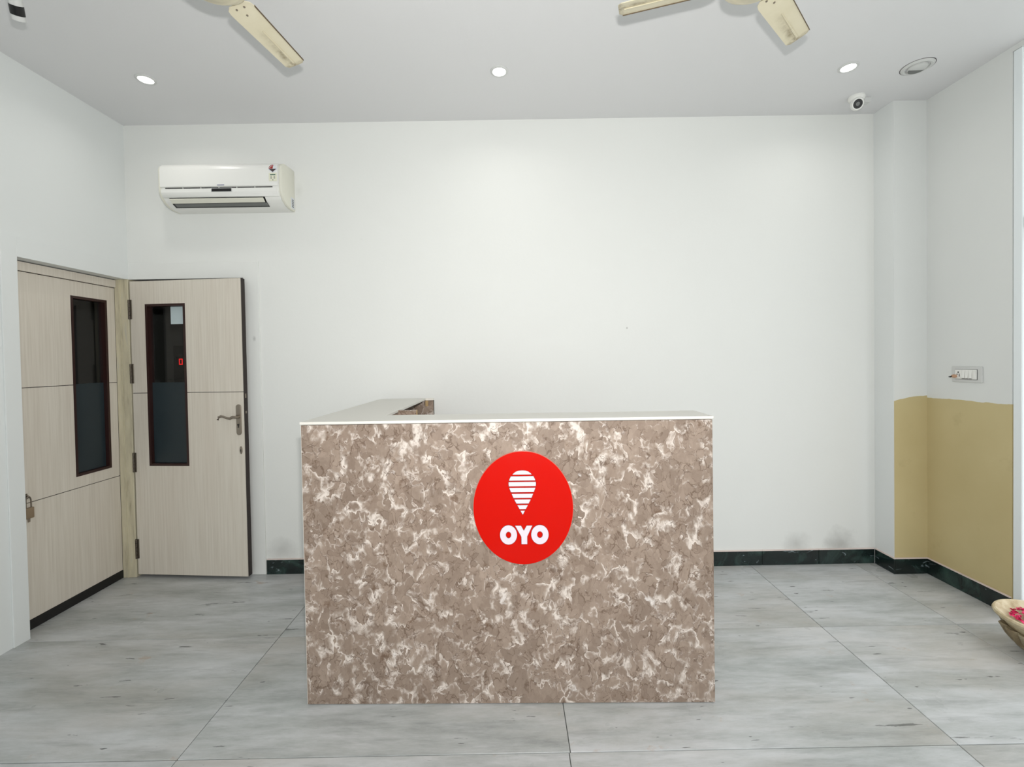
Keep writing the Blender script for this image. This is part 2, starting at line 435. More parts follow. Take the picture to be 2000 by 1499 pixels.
M['led'] = emis('led_diffuser', (1, 1, 0.97, 1), 6.0)
M['digit'] = emis('red_led_digit', (1, 0.015, 0.015, 1), 0.9)
def petal():
    m = Mat('magenta_petals', rough=0.6)
    oi = m.noise(m.coord(), 60, 2).outputs[0]
    m.base(m.ramp(oi, [(0.35, L(150, 0, 50)), (0.55, L(214, 10, 86)), (0.7, L(232, 60, 130))])); return m.m
M['petal'] = petal()

# ------------------------------------------------------------------ room shell
def struct(name, b, mat, label, cat, **kw):
    return tag(b.build(name, mat, **kw), label, cat, kind='structure')

# floor: joint bed + marble slabs as pieces
fl = tag(BM().box(XL - T, XW + 0.5, YF - T, YB + T, -0.10, -0.004).build('floor', M['grout']), 'pale grey marble slab floor with thin dark joints', 'floor', kind='structure')
rows = [(YF - T, -1.15), (-1.15, 0.23), (0.23, 1.612), (1.612, 2.335), (2.335, YB + T)]
cols = [[XL - T, -1.25, 0.19, 1.627, XW + 0.5]] * 2 + [[XL - T, -1.25, 0.19, 1.627, XW + 0.5], [XL - T, -1.25, 0.195, 1.627, 2.345, XW + 0.5], [XL - T, -1.25, 0.3, 1.627, 2.345, XW + 0.5]]
for (y0, y1), cx in zip(rows, cols):
    for x0, x1 in zip(cx[:-1], cx[1:]):
        g = 0.0016
        BM().box(x0 + g, x1 - g, y0 + g, y1 - g, -0.02, 0.0, 0.0012).build('slab', M['floor'], fl)

struct('ceiling', BM().box(XL - T, XW + T, YF - T, YB + T, H, H + 0.1), M['ceiling'], 'flat white painted ceiling with downlights and two fans', 'ceiling')
b = BM(); b.box(-1.81, XW + T, YB, YB + T, 0, H); b.box(XL - T, -1.81, YB, YB + T, ZO, H)
struct('wall_back', b, M['wall'], 'white painted wall behind the reception counter', 'wall')
b = BM(); b.box(XL - T, XL, YF - T, YJ, 0, H); b.box(XL - T, XL, YJ, YB, ZO, H)
struct('wall_left', b, M['wall_cool'], 'white painted side wall above the recessed door', 'wall')
# right wall: solid stretch with yellow lower part, then a glazed entrance
b = BM(); b.box(XW, XW + T, YG, YB, 0, H); b.box(XW, XW + T, YF - T, YG, 3.05, H); b.box(XW, XW + T, YF - T, -2.3, 0, 3.05)
struct('wall_right', b, M['wall_yellow'], 'side wall with unfinished yellow paint below the switchboard', 'wall')
# corner column
colm = struct('wall_corner', BM().box(XR, XR + 0.002, YC + 0.002, YB, 0, H), M['wall_cool'], 'boxed corner column, white above and yellow below', 'column')
BM().box(XR + 0.002, XW, YC, YB, 0, H).build('column_face', M['column_yellow'], colm)
b = BM(); b.box(XL, -2.1, YF - T, YF, 0, H); b.box(2.5, XW, YF - T, YF, 0, H); b.box(-2.1, 2.5, YF - T, YF, 2.75, H)
struct('wall_front', b, M['wall'], 'white wall with the wide glazed shopfront opening', 'wall')

# plaster bands round the two door openings
t1 = BM(); t1.box(XL, XL + 0.008, 2.283, YJ, 0, ZO + 0.105, 0.001); t1.box(XL, XL + 0.008, YJ, YB, ZO, ZO + 0.105, 0.001)
struct('trim_1', t1, M['wall_cool'], 'raised plaster band round the recessed left door', 'trim')
t2 = BM(); t2.box(-1.81, -1.706, YB - 0.008, YB, 0, ZO + 0.110, 0.001); t2.box(XL + 0.008, -1.81, YB - 0.008, YB, ZO, ZO + 0.110, 0.001)
struct('trim_2', t2, M['wall'], 'raised plaster band round the door beside the counter', 'trim')

# skirting tiles
def skirting(name, label, pieces):
    e = empty(name, label=label, cat='baseboard', kind='structure')
    for (x0, x1, y0, y1) in pieces:
        BM().box(x0, x1, y0, y1, 0.0, 0.099, 0.0012).build('skirting_tile', M['skirt'], e)
        BM().box(x0, x1, y0, y1, 0.099, 0.1045).build('plaster_bead', M['plaster_edge'], e)
    return e
g = 0.0012; ys = YB - 0.012
xs = [-1.70, -1.43, -0.80, -0.15, 0.50, 1.10, 1.71, 2.10, XR - 0.012]
bb = [(a + g, c - g, ys, YB - 0.0005) for a, c in zip(xs[:-1], xs[1:])]
skirting('baseboard_back', 'dark green marble skirting along the wall behind the counter', bb)
skirting('baseboard_column', 'dark green marble skirting round the corner column', [(XR - 0.012, XR - 0.0005, YC - 0.012, YB - 0.013), (XR + 0.001, XW - 0.0125, YC - 0.012, YC - 0.0005)])
skirting('baseboard_right', 'dark green marble skirting under the yellow wall', [(XW - 0.012, XW - 0.0005, 2.66, YC - 0.0005), (XW - 0.012, XW - 0.0005, YG + 0.001, 2.66 - 2 * g)])

# glazed entrance in the right wall (window_1) and the shopfront behind the camera (window_2)
def glazing(name, label, frames, panes):
    e = empty(name, label=label, cat='window', kind='structure')
    for f in frames: BM().box(*f, 0.003).build('window_frame', M['alu'], e)
    for f in panes: BM().box(*f).build('pane', M['pane'], e)
    return e
fr = [(XW + 0.002, XW + 0.05, YG - 0.045, YG - 0.002, 0.001, 3.049)]
for yy in (1.15, -0.05, -1.2): fr.append((XW + 0.01, XW + 0.06, yy - 0.03, yy + 0.03, 0.001, 3.049))
fr += [(XW + 0.01, XW + 0.06, a, c, 2.10, 2.16) for a, c in ((1.18, YG - 0.046), (-0.02, 1.12), (-1.17, -0.08), (-2.29, -1.23))]
panes = [(XW + 0.032, XW + 0.038, a, c, 2.161, 3.047) for a, c in ((1.18, YG - 0.046), (-0.02, 1.12), (-1.17, -0.08), (-2.29, -1.23))]
panes += [(XW + 0.032, XW + 0.038, a, c, 0.002, 2.099) for a, c in ((-0.02, 1.12), (-1.17, -0.08), (-2.29, -1.23))]
glazing('window_1', 'white framed glazed entrance at the end of the yellow wall', fr, panes)
fr2 = [(x - 0.03, x + 0.03, YF - 0.06, YF - 0.01, 0.001, 2.75) for x in (-2.07, -0.56, 0.96, 2.47)]
pn2 = [(a, c, YF - 0.038, YF - 0.032, 0.002, 2.748) for a, c in ((-2.04, -0.59), (-0.53, 0.93), (0.99, 2.44))]
glazing('window_2', 'white framed shopfront glazing facing the counter', fr2, pn2)
tag(BM().box(-14, 16, -16, 14, -0.2, -0.12).build('pavement', M['ground']), 'pale paved ground outside the entrance', 'ground', kind='structure')

# lobby seen through the door glass
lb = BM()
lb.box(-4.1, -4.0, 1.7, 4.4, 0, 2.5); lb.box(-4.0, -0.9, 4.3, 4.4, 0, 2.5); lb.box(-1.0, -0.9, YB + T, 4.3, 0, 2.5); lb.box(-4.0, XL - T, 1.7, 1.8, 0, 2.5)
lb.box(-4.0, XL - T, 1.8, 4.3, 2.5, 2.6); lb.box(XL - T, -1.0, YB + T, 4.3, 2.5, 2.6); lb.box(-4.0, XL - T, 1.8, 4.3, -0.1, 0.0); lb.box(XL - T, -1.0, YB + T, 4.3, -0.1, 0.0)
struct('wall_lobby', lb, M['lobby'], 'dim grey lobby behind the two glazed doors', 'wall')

# ------------------------------------------------------------------ doors
def slot_poly_panels(x0, x1, z0, z1, sx0, sx1, sz0, sz1, grooves, gap=0.004):
    """leaf face split by horizontal grooves; returns polygons leaving the glass slot open"""
    zs = [z0] + grooves + [z1]; out = []
    for a, c in zip(zs[:-1], zs[1:]):
        a2 = a + (gap / 2 if a > z0 else 0); c2 = c - (gap / 2 if c < z1 else 0)
        lo, hi = max(a2, sz0), min(c2, sz1)
        if hi <= lo: out.append([[(x0, a2), (x1, a2), (x1, c2), (x0, c2)]]); continue
        if lo <= a2 and hi < c2:      # notch from below
            out.append([[(x0, a2), (sx0, a2), (sx0, hi), (sx1, hi), (sx1, a2), (x1, a2), (x1, c2), (x0, c2)]])
        elif hi >= c2 and lo > a2:    # notch from above
            out.append([[(x0, a2), (x1, a2), (x1, c2), (sx1, c2), (sx1, lo), (sx0, lo), (sx0, c2), (x0, c2)]])
        else:                         # slot passes right through
            out.append([[(x0, a2), (sx0, a2), (sx0, c2), (x0, c2)], [(sx1, a2), (x1, a2), (x1, c2), (sx1, c2)]])
    return out

def slot_frame(b, x0, x1, z0, z1, w, y0, y1):
    b.prism([(x0, z0), (x1, z0), (x1 - w, z0 + w), (x0 + w, z0 + w)], 'y', y0, y1)
    b.prism([(x0 + w, z1 - w), (x1 - w, z1 - w), (x1, z1), (x0, z1)], 'y', y0, y1)
    b.prism([(x0, z0), (x0 + w, z0 + w), (x0 + w, z1 - w), (x0, z1)], 'y', y0, y1)
    b.prism([(x1 - w, z0 + w), (x1, z0), (x1, z1), (x1 - w, z1 - w)], 'y', y0, y1)

def core(b, x0, x1, z0, z1, s, y0, y1):
    b.box(x0, s[0], y0, y1, z0, z1); b.box(s[1], x1, y0, y1, z0, z1); b.box(s[0], s[1], y0, y1, z0, s[2]); b.box(s[0], s[1], y0, y1, s[3], z1)

# door_2: leaf standing ajar in the back wall; local x along the leaf, local -y faces the room
ang = math.atan2(2.965 - 3.03, -1.785 + 2.575)
d2 = empty('door_2', (-2.572, 3.03, 0), ang, 'pale wood laminate door standing ajar with lever handle and dark glass slot', 'door', kind='structure')
Z0, Z1, WL = 0.022, 2.020, 0.792
S = (0.106, 0.394, 0.766, 1.864)
b = BM(); core(b, 0.0, WL, Z0, Z1, S, 0.004, 0.040); b.build('leaf_core', M['door_core'], d2)
for polys in slot_poly_panels(0.0, WL - 0.002, Z0, Z1, S[0], S[1], S[2], S[3], [1.263]):
    b = BM()
    for pl in polys: b.prism(pl, 'y', 0.0, 0.004)
    b.build('door_panel', M['door'], d2)
b = BM(); slot_frame(b, S[0], S[1], S[2], S[3], 0.016, -0.001, 0.041); b.build('glass_beading', M['slot_frame'], d2)
BM().box(S[0] + 0.016, S[1] - 0.016, 0.024, 0.029, S[2] + 0.016, S[3] - 0.016).build('glass_pane', M['glass'], d2)
BM().box(S[0] + 0.017, S[1] - 0.017, 0.022, 0.0235, S[2] + 0.017, 1.332).build('frosted_film', M['film'], d2)
for z in (1.83, 1.395, 0.79, 0.197):
    hg = BM().box(-0.014, 0.012, -0.004, 0.003, z - 0.066, z + 0.066, 0.001).build('hinge', M['hinge'], d2)
    b = BM()
    for q in range(5): b.lathe([(0.0065, -0.012), (0.0065, 0.012)], 10, (-0.003, -0.007, z - 0.053 + q * 0.0265))
    b.build('knuckle', M['hinge'], hg, True)
# lever handle on its long plate
hp = BM()
pl = [(0.757 + 0.017 * math.cos(a), 1.163 + 0.017 * math.sin(a)) for a in [PI * k / 10 for k in range(11)]] + [(0.757 + 0.017 * math.cos(a), 0.992 + 0.017 * math.sin(a)) for a in [PI + PI * k / 10 for k in range(11)]]
hp.prism(pl, 'y', -0.009, -0.0005, 0.002); hpo = hp.build('handle_plate', M['steel'], d2, True)
lv = BM(); lv.tube([(0.757, -0.008, 1.098), (0.757, -0.045, 1.098)], [0.012, 0.009], 14)
lv.tube([(0.765, -0.047, 1.100), (0.745, -0.048, 1.100), (0.728, -0.048, 1.091), (0.705, -0.048, 1.094), (0.685, -0.048, 1.103), (0.665, -0.048, 1.107), (0.650, -0.048, 1.100), (0.643, -0.047, 1.084)], [0.009, 0.010, 0.0085, 0.007, 0.007, 0.0075, 0.008, 0.0065], 12)
lv.build('lever', M['steel'], hpo, True)
b = BM(); b.lathe([(0.006, -0.003), (0.006, 0.003)], 12, mat=Matrix.Translation((0.757, -0.010, 1.045)) @ Matrix.Rotation(PI / 2, 4, 'X')); b.box(0.755, 0.759, -0.013, -0.009, 1.025, 1.044); b.build('keyhole', M['black'], hpo)
b = BM(); b.prism(ell(0.766, 0.874, 0.0095, 0.026, 24), 'y', -0.005, -0.0005, 0.001); es = b.build('escutcheon', M['steel'], d2, True)
b = BM(); b.prism(ell(0.766, 0.876, 0.0035, 0.0035, 12), 'y', -0.006, -0.0045); b.box(0.7645, 0.7675, -0.006, -0.0045, 0.864, 0.875); b.build('keyhole', M['black'], es)
for z, hh in ((1.235, 0.030), (1.125, 0.016)): BM().box(WL, WL + 0.0012, 0.014, 0.026, z - hh / 2, z + hh / 2).build('lock_faceplate', M['steel'], d2)

# door_1: recessed leaf in the left wall; local x runs along +Y, local -y faces the room (+X world)
d1 = empty('door_1', (-2.675, 0, 0), 0, 'pale wood laminate door recessed in the side wall with padlock', 'door', kind='structure')
d1.rotation_euler = (0, 0, PI / 2)   # local x -> +Y, local y -> -X
S1 = (2.724, 2.968, 0.772, 1.886); X0, X1 = YJ - 0.02, 3.026
b = BM(); core(b, X0, X1, 0.0, 2.03, S1, 0.004, 0.040); b.build('leaf_core', M['door_core'], d1)
for polys in slot_poly_panels(X0, X1, 0.056, 1.976, S1[0], S1[1], S1[2], S1[3], [0.702, 1.338]):
    b = BM()
    for pl in polys: b.prism(pl, 'y', 0.0, 0.004)
    b.build('door_panel', M['door'], d1)
BM().box(X0, X1, -0.012, 0.004, 1.980, 2.029).build('head_rail', M['door'], d1)
BM().box(X0, X1, -0.004, 0.004, 0.002, 0.054).build('foot_strip', M['black_strip'], d1)  # black strip along the foot of the leaf
b = BM(); slot_frame(b, S1[0], S1[1], S1[2], S1[3], 0.016, -0.001, 0.041); b.build('glass_beading', M['slot_frame'], d1)
BM().box(S1[0] + 0.016, S1[1] - 0.016, 0.024, 0.029, S1[2] + 0.016, S1[3] - 0.016).build('glass_pane', M['glass'], d1)
BM().box(S1[0] + 0.017, S1[1] - 0.017, 0.022, 0.0235, S1[2] + 0.017, 1.342).build('frosted_film', M['film'], d1)
hs = BM().box(2.395, 2.445, -0.004, -0.0003, 0.725, 0.755, 0.001).build('hasp', M['hinge'], d1)
BM().tube([(2.435, -0.004, 0.748), (2.437, -0.016, 0.745), (2.437, -0.018, 0.735), (2.435, -0.004, 0.730)], 0.003, 8).build('staple', M['steel'], hs, True)
# padlock hanging on the hasp
pk = empty('padlock', (-2.659, 2.437, 0.608), 0, 'small brass padlock hanging on the recessed left door', 'padlock')
BM().box(-0.009, 0.009, -0.022, 0.022, 0.012, 0.072, 0.004, 2).build('lock_body', M['brass'], pk, True)
BM().tube([(0, -0.013, 0.070)] + [(0, 0.013 * math.cos(PI - PI * k / 10), 0.105 + 0.028 * math.sin(PI * k / 10)) for k in range(11)] + [(0, 0.013, 0.070)], 0.0033, 8).build('shackle', M['steel'], pk, True)
BM().box(-0.001, 0.001, -0.006, 0.006, -0.008, 0.012).build('key', M['steel'], pk)

# door frame post between the two doors
ps = BM(); ps.box(-2.676, -2.583, 3.028, 3.12, 0, ZO, 0.002); ps.box(-2.640, -2.636, 3.024, 3.028, 0, ZO); 
struct('trim_3', ps, M['post'], 'worn cream painted frame post between the two doors', 'trim')

# notice sheet stuck inside the glass of the door that stands ajar
nt = BM().box(0.264, 0.376, 0.0295, 0.0300, 1.728, 1.846).build('paper_notice', M['paper'])
nt.location = d2.location; nt.rotation_euler = (0, 0, ang); tag(nt, 'white paper notice stuck inside the glass of the door ajar', 'notice')
# lift indicator in the lobby
li = empty('lift_indicator', (-3.163, 4.298, 1.215), 0, 'dark lift call panel with red digit behind the door glass', 'panel')
BM().box(-0.075, 0.075, -0.02, 0.0, 0.0, 0.42, 0.004).build('panel_plate', M['black'], li)
def seg_zero(b, cx, cz, w, h, t, y0, y1):
    b.box(cx - w / 2, cx + w / 2, y0, y1, cz + h / 2 - t, cz + h / 2); b.box(cx - w / 2, cx + w / 2, y0, y1, cz - h / 2, cz - h / 2 + t)
    b.box(cx - w / 2, cx - w / 2 + t, y0, y1, cz - h / 2 + t, cz + h / 2 - t); b.box(cx + w / 2 - t, cx + w / 2, y0, y1, cz - h / 2 + t, cz + h / 2 - t)
b = BM(); seg_zero(b, 0.0, 0.265, 0.034, 0.058, 0.008, -0.022, -0.0205); b.build('digit', M['digit'], li)

# ------------------------------------------------------------------ reception desk
DA = Vector((-0.883, 1.8615, 0)); dang = math.atan2(1.8314 - 1.862, 0.8247 + 0.8873)
DW, DH, DD = 1.712, 1.2012, 0.195
dk = empty('reception_desk', DA, dang, 'brown marble patterned reception counter with cream top', 'desk')
BM().box(0.0, DW, 0.0, 0.018, 0.004, DH - 0.014, 0.0006).build('front_panel', M['desk'], dk)
BM().box(0.0, 0.018, 0.0185, 1.065, 0.004, DH - 0.014).build('outer_side_panel', M['desk_edge'], dk)
BM().box(DW - 0.018, DW, 0.0185, DD, 0.004, DH - 0.014).build('end_panel', M['desk'], dk)
BM().box(0.30, DW - 0.0185, DD - 0.018, DD, 0.004, DH - 0.014).build('back_panel', M['desk'], dk)
ct = [(-0.003, -0.003), (DW + 0.003, -0.003), (DW + 0.003, DD + 0.012), (DW - 0.06, DD + 0.012), (DW - 0.06, DD), (0.300, DD), (0.300, 1.085), (-0.003, 1.085)]
BM().prism(ct, 'z', DH - 0.012, DH, 0.001).build('counter_top', M['desk_top'], dk)
BM().box(-0.003, DW + 0.003, -0.0045, -0.0032, DH - 0.0085, DH + 0.0003).build('edge_band', M['desk_edge'], dk)
BM().box(-0.0012, -0.0002, 0.0, 0.018, 0.004, DH - 0.014).build('edge_band', M['desk_edge'], dk)
BM().box(0.282, 0.300, DD + 0.0005, 0.41, 0.004, DH - 0.014).build('inner_side_panel', M['desk'], dk)
b = BM(); b.box(0.3005, 0.392, 0.402, 0.420, 0.004, DH - 0.002); b.build('divider_panel', M['desk'], dk)
BM().box(0.3925, 0.3945, 0.402, 0.420, 0.004, DH - 0.002).build('raw_edge', M['raw_board'], dk)
BM().box(0.06, 0.352, 1.066, 1.084, 0.004, DH - 0.0125).build('far_end_panel', M['desk'], dk)
BM().box(0.3005, 0.352, 1.064, 1.086, DH - 0.012, DH).build('panel_cap', M['desk_edge'], dk)
BM().box(0.3525, 0.3535, 1.064, 1.084, 0.004, DH - 0.0125).build('edge_band', M['shaded_board'], dk)
BM().box(0.02, 0.03, 0.43, 1.06, 0.004, DH - 0.013).build('bay_back', M['shaded_board'], dk)
BM().box(0.019, 0.352, 0.421, 1.065, 0.80, 0.82).build('work_surface', M['shaded_board'], dk)
b = BM(); b.box(0.302, 0.318, 1.052, 1.0655, DH - 0.050, DH - 0.013); b.build('corner_block', M['raw_board'], dk)

# round sign
sg = empty('round_sign', DA, dang, 'round red sign with white lettering fixed to the counter front', 'sign')
def on_desk(wx, wz): return (wx - DA.x, wz)
SX, SZ = 0.0418 - DA.x, 0.8315
def disc(name, rx, rz, y0, y1, mat, bev=0.0): 
    return BM().prism(ell(SX, SZ, rx, rz, 96), 'y', y0, y1, bev).build(name, mat, sg)
disc('acrylic_back', 0.2085, 0.2375, -0.005, -0.0005, M['clear_rim'])
disc('red_disc', 0.2065, 0.2355, -0.010, -0.0052, M['red'], 0.0008)
K = 0.000369
def cp(px, py): return (SX + (px - 705) * K, SZ - (py - 762) * K * 1.005)
def letter(name, polys_fn):
    for grow, y0, y1, mat, nm in ((5.5, -0.0104, -0.0101, M['dark_red'], 'outline'), (0, -0.0112, -0.0105, M['sign_white'], name)):
        b = BM(); polys_fn(b, grow, y0, y1)
        o = b.build(nm, mat, par.get(name) if nm == 'outline' and False else sg)
par = {}
def ring(b, cx, cy, rx, ry, hx, hy, g, y0, y1, n=56):
    o = [cp(cx + (rx + g) * math.cos(2 * PI * k / n), cy + (ry + g) * math.sin(2 * PI * k / n)) for k in range(n)]
    i = [cp(cx + (hx - g) * math.cos(2 * PI * k / n), cy + (hy - g) * math.sin(2 * PI * k / n)) for k in range(n)]
    for k in range(n):
        j = (k + 1) % n
        b.prism([o[k], o[j], i[j], i[k]], 'y', y0, y1)
letter('letter_o', lambda b, g, y0, y1: ring(b, 535, 1062, 95, 108, 30, 37, g, y0, y1))
def why(b, g, y0, y1):
    P = [(612 - 1.5 * g, 960 - g), (676 + .5 * g, 960 - g), (708, 1017 - 2 * g), (741 - .5 * g, 960 - g), (803 + 1.5 * g, 960 - g), (744 + g, 1082), (744 + g, 1167 + g), (680 - g, 1167 + g), (680 - g, 1084)]
    b.prism([cp(*q) for q in P], 'y', y0, y1)
letter('letter_y', why)
letter('letter_o', lambda b, g, y0, y1: ring(b, 888, 1062, 97, 108, 32, 37, g, y0, y1))
HW = [(338, 0), (342, 40), (352, 70), (368, 92), (385, 108), (403, 125), (430, 139), (452, 147), (467, 151), (490, 153), (516, 150), (533, 146), (560, 136), (582, 127), (600, 120), (648, 100), (664, 92), (710, 68), (728, 59), (775, 33), (790, 25), (835, 0.3)]
def hw(y):
    for (a, p), (c, q) in zip(HW[:-1], HW[1:]):
        if a <= y <= c: return p + (q - p) * (y - a) / (c - a)
    return 0.3
def stripe(ya, yb):
    def f(b, g, y0, y1):
        ys_ = sorted(set([ya, yb] + [y for y, _ in HW if ya < y < yb] + [ya + (yb - ya) * k / 6 for k in range(1, 6)]))
        cx = 699
        Lp = [(cx - hw(y) - g, y + (-g if y == ya else (g if y == yb else 0))) for y in ys_]; Rp = [(cx + hw(y) + g, y + (-g if y == ya else (g if y == yb else 0))) for y in ys_]
        b.prism([cp(*q) for q in Lp + Rp[::-1]], 'y', y0, y1)
    return f
for ya, yb in ((338, 386), (403, 453), (467, 517), (533, 583), (600, 648), (664, 711), (728, 775), (790, 835)): letter('pin_stripe', stripe(ya + 1.5, yb - 1.5))

# ------------------------------------------------------------------ air conditioner
ac = empty('air_conditioner', (-2.235, YB - 0.001, 2.474), 0, 'white split air conditioner mounted high on the wall above the door', 'air conditioner')
WA = 0.788
prof = [(0, 0), (-0.06, 0.002), (-0.10, 0.010), (-0.135, 0.028), (-0.16, 0.055), (-0.172, 0.085), (-0.174, 0.105), (-0.174, 0.225), (-0.168, 0.246), (-0.150, 0.262), (-0.120, 0.272), (-0.06, 0.276), (0, 0.276)]
# casing left whole; a black strip draws the dark of the outlet recess
b = BM(); b.prism(prof, 'x', 0.018, WA - 0.018); b.build('casing', M['plastic'], ac, True)
for a, c in ((0.0, 0.018), (WA - 0.018, WA)):
    b = BM(); b.prism([(y * 1.012, z * 1.0) for y, z in prof], 'x', a, c, 0.004, 2); b.build('end_cap', M['plastic_warm'], ac, True)
fp = BM(); fp.prism([(-0.175, 0.112), (-0.181, 0.114), (-0.182, 0.222), (-0.176, 0.246), (-0.160, 0.262), (-0.158, 0.258), (-0.172, 0.240), (-0.175, 0.222)], 'x', 0.014, WA - 0.024, 0.001); fp.build('front_panel', M['plastic'], ac, True)
b = BM()
for q in range(6):
    x0 = 0.045 + q * 0.115; b.box(x0, x0 + 0.109, -0.1765, -0.172, 0.104, 0.1095)
b.build('air_slot', M['black'], ac)
ch = BM(); ch.prism([(-0.173, 0.100), (-0.182, 0.100), (-0.182, 0.078), (-0.168, 0.052), (-0.155, 0.050)], 'x', 0.02, WA - 0.022, 0.001); ch.build('chin', M['plastic'], ac, True)
BM().box(0.345, 0.470, -0.1835, -0.1815, 0.079, 0.099).build('display_window', M['black'], ac)
b = BM(); b.box(0.340, 0.475, -0.1828, -0.1815, 0.076, 0.102); b.build('display_bezel', M['plastic_pale'], ac)
# outlet mouth
mo = BM(); mo.prism([(-0.160, 0.050), (-0.153, 0.044), (-0.128, 0.020), (-0.098, 0.006), (-0.095, 0.010), (-0.120, 0.026), (-0.150, 0.052)], 'x', 0.055, WA - 0.12); mo.build('outlet_mouth', M['black'], ac)
BM().prism([(-0.166, 0.040), (-0.164, 0.044), (-0.142, 0.024), (-0.144, 0.020)], 'x', 0.062, WA - 0.126).build('louver', M['plastic_warm'], ac)
BM().prism([(-0.140, 0.018), (-0.137, 0.021), (-0.116, 0.008), (-0.118, 0.005)], 'x', 0.075, WA - 0.118).build('vane', M['grey_dark'], ac)
BM().box(0.38, 0.425, -0.1828, -0.1815, 0.1185, 0.1235).build('brand_mark', M['purple_mark'], ac)
# energy label
el = BM().box(0.712, 0.762, -0.1834, -0.1821, 0.140, 0.192).build('energy_label', M['label_card'], ac)
BM().prism(ell(0.737, 0.217, 0.027, 0.027, 30, 0, PI) + [(0.710, 0.213), (0.737, 0.192), (0.764, 0.213)], 'y', -0.1836, -0.1821).build('star_dial', M['paper'], el)
BM().prism(ell(0.737, 0.218, 0.024, 0.024, 24, PI * 0.42, PI) + [(0.713, 0.218), (0.737, 0.218)], 'y', -0.1840, -0.1836).build('red_sector', M['label_red'], el)
BM().prism([(0.713, 0.217), (0.761, 0.217), (0.737, 0.197)], 'y', -0.1840, -0.1836).build('dark_sector', M['label_dark'], el)
for a in (0.55, 0.72, 0.89): BM().prism(ell(0.737 + 0.018 * math.cos(PI * a), 0.218 + 0.018 * math.sin(PI * a), 0.0028, 0.0028, 8), 'y', -0.1843, -0.18405).build('star', M['paper'], el)
BM().box(0.720, 0.754, -0.1837, -0.1834, 0.177, 0.183).build('green_band', M['label_green'], el)
b = BM()
for q in range(3): b.box(0.722, 0.732, -0.1837, -0.1834, 0.156 + q * 0.006, 0.159 + q * 0.006); b.box(0.742, 0.752, -0.1837, -0.1834, 0.156 + q * 0.006, 0.159 + q * 0.006)
b.box(0.734, 0.740, -0.1837, -0.1834, 0.144, 0.150); b.build('print_lines', M['grey_dark'], el)
b = BM(); b.box(WA + 0.0002, WA + 0.001, -0.055, -0.012, 0.012, 0.085); st = b.build('rating_sticker', M['paper'], ac)
b = BM()
for q in range(5): b.box(WA + 0.001, WA + 0.0014, -0.045, -0.022, 0.022 + q * 0.011, 0.028 + q * 0.011)
b.build('print_lines', M['black'], st)

# ------------------------------------------------------------------ ceiling fans
ZB = 2.78
def make_fan(name, loc, th, label):
    f = empty(name, loc, 0, label, 'fan', 'cream three-blade ceiling fans')
    BM().lathe([(0.035, 0), (0.06, 0.0), (0.062, 0.03), (0.03, 0.075), (0.014, 0.08)], 24, (0, 0, -0.08)).build('canopy', M['fan'], f, True)
    dz = ZB - H
    BM().lathe([(0.011, dz + 0.05), (0.011, -0.06)], 12).build('down_rod', M['fan'], f, True)
    BM().lathe([(0.02, 0.07), (0.080, 0.062), (0.106, 0.035), (0.112, 0.005), (0.112, -0.018), (0.100, -0.026)], 40, (0, 0, dz)).build('motor_housing', M['fan'], f, True)
    BM().lathe([(0.098, -0.024), (0.094, -0.032), (0.078, -0.040), (0.074, -0.040), (0.068, -0.044), (0.030, -0.056), (0.008, -0.059)], 40, (0, 0, dz)).build('bottom_cap', M['fan'], f, True)
    for k in range(3):
        a = math.radians(th + 120 * k)
        Mx = Matrix.Translation((0, 0, dz - 0.004)) @ Matrix.Rotation(a, 4, 'Z') @ Matrix.Rotation(math.radians(-13), 4, 'X')
        r0, r1 = 0.125, 0.470; w0, w1 = 0.050, 0.044
        out = [(r0, -w0 + 0.018), (r0 + 0.012, -w0 + 0.004), (r0 + 0.03, -w0), (r1 - 0.012, -w1), (r1, -w1 + 0.012), (r1, w1 - 0.012), (r1 - 0.012, w1), (r0 + 0.03, w0), (r0 + 0.012, w0 - 0.004), (r0, w0 - 0.018)]
        bl = BM().prism(out, 'z', -0.0015, 0.0015).build('blade', M['blade'], f); bl.matrix_local = Mx
        b = BM(); b.prism([(r1 - 0.022, -0.004), (r1 - 0.02, 0.004), (0.26, 0.0015), (0.258, -0.0015)], 'z', -0.0055, -0.0015, 0.0012); b.build('blade_ridge', M['fan'], bl)
        b = BM(); b.prism([(r0 + 0.03, -w0 - 0.0016), (r1 - 0.012, -w1 - 0.0016), (r1 - 0.012, -w1 + 0.0006), (r0 + 0.03, -w0 + 0.0006)], 'z', -0.0045, 0.0025); b.build('blade_rim', M['fan_edge'], bl)
        for (x, y) in ((r0 + 0.018, -0.016), (r0 + 0.018, 0.016), (r0 + 0.052, 0.0)):
            BM().lathe([(0.0040, -0.0035), (0.0040, -0.0016)], 8, (x, y, 0.0)).build('screw', M['steel'], bl)
        b = BM(); b.box(0.085, r0 + 0.03, -0.02, 0.02, 0.0018, 0.005, 0.001); bmesh.ops.transform(b.b, matrix=Mx, verts=b.b.verts[:]); b.build('blade_arm', M['fan'], f)
    return f
make_fan('ceiling_fan', (-1.007, 1.541, H), 80.8, 'cream ceiling fan hanging on the air conditioner side of the room')
make_fan('ceiling_fan', (0.882, 1.573, H), 42.0, 'cream ceiling fan hanging on the yellow wall side of the room')

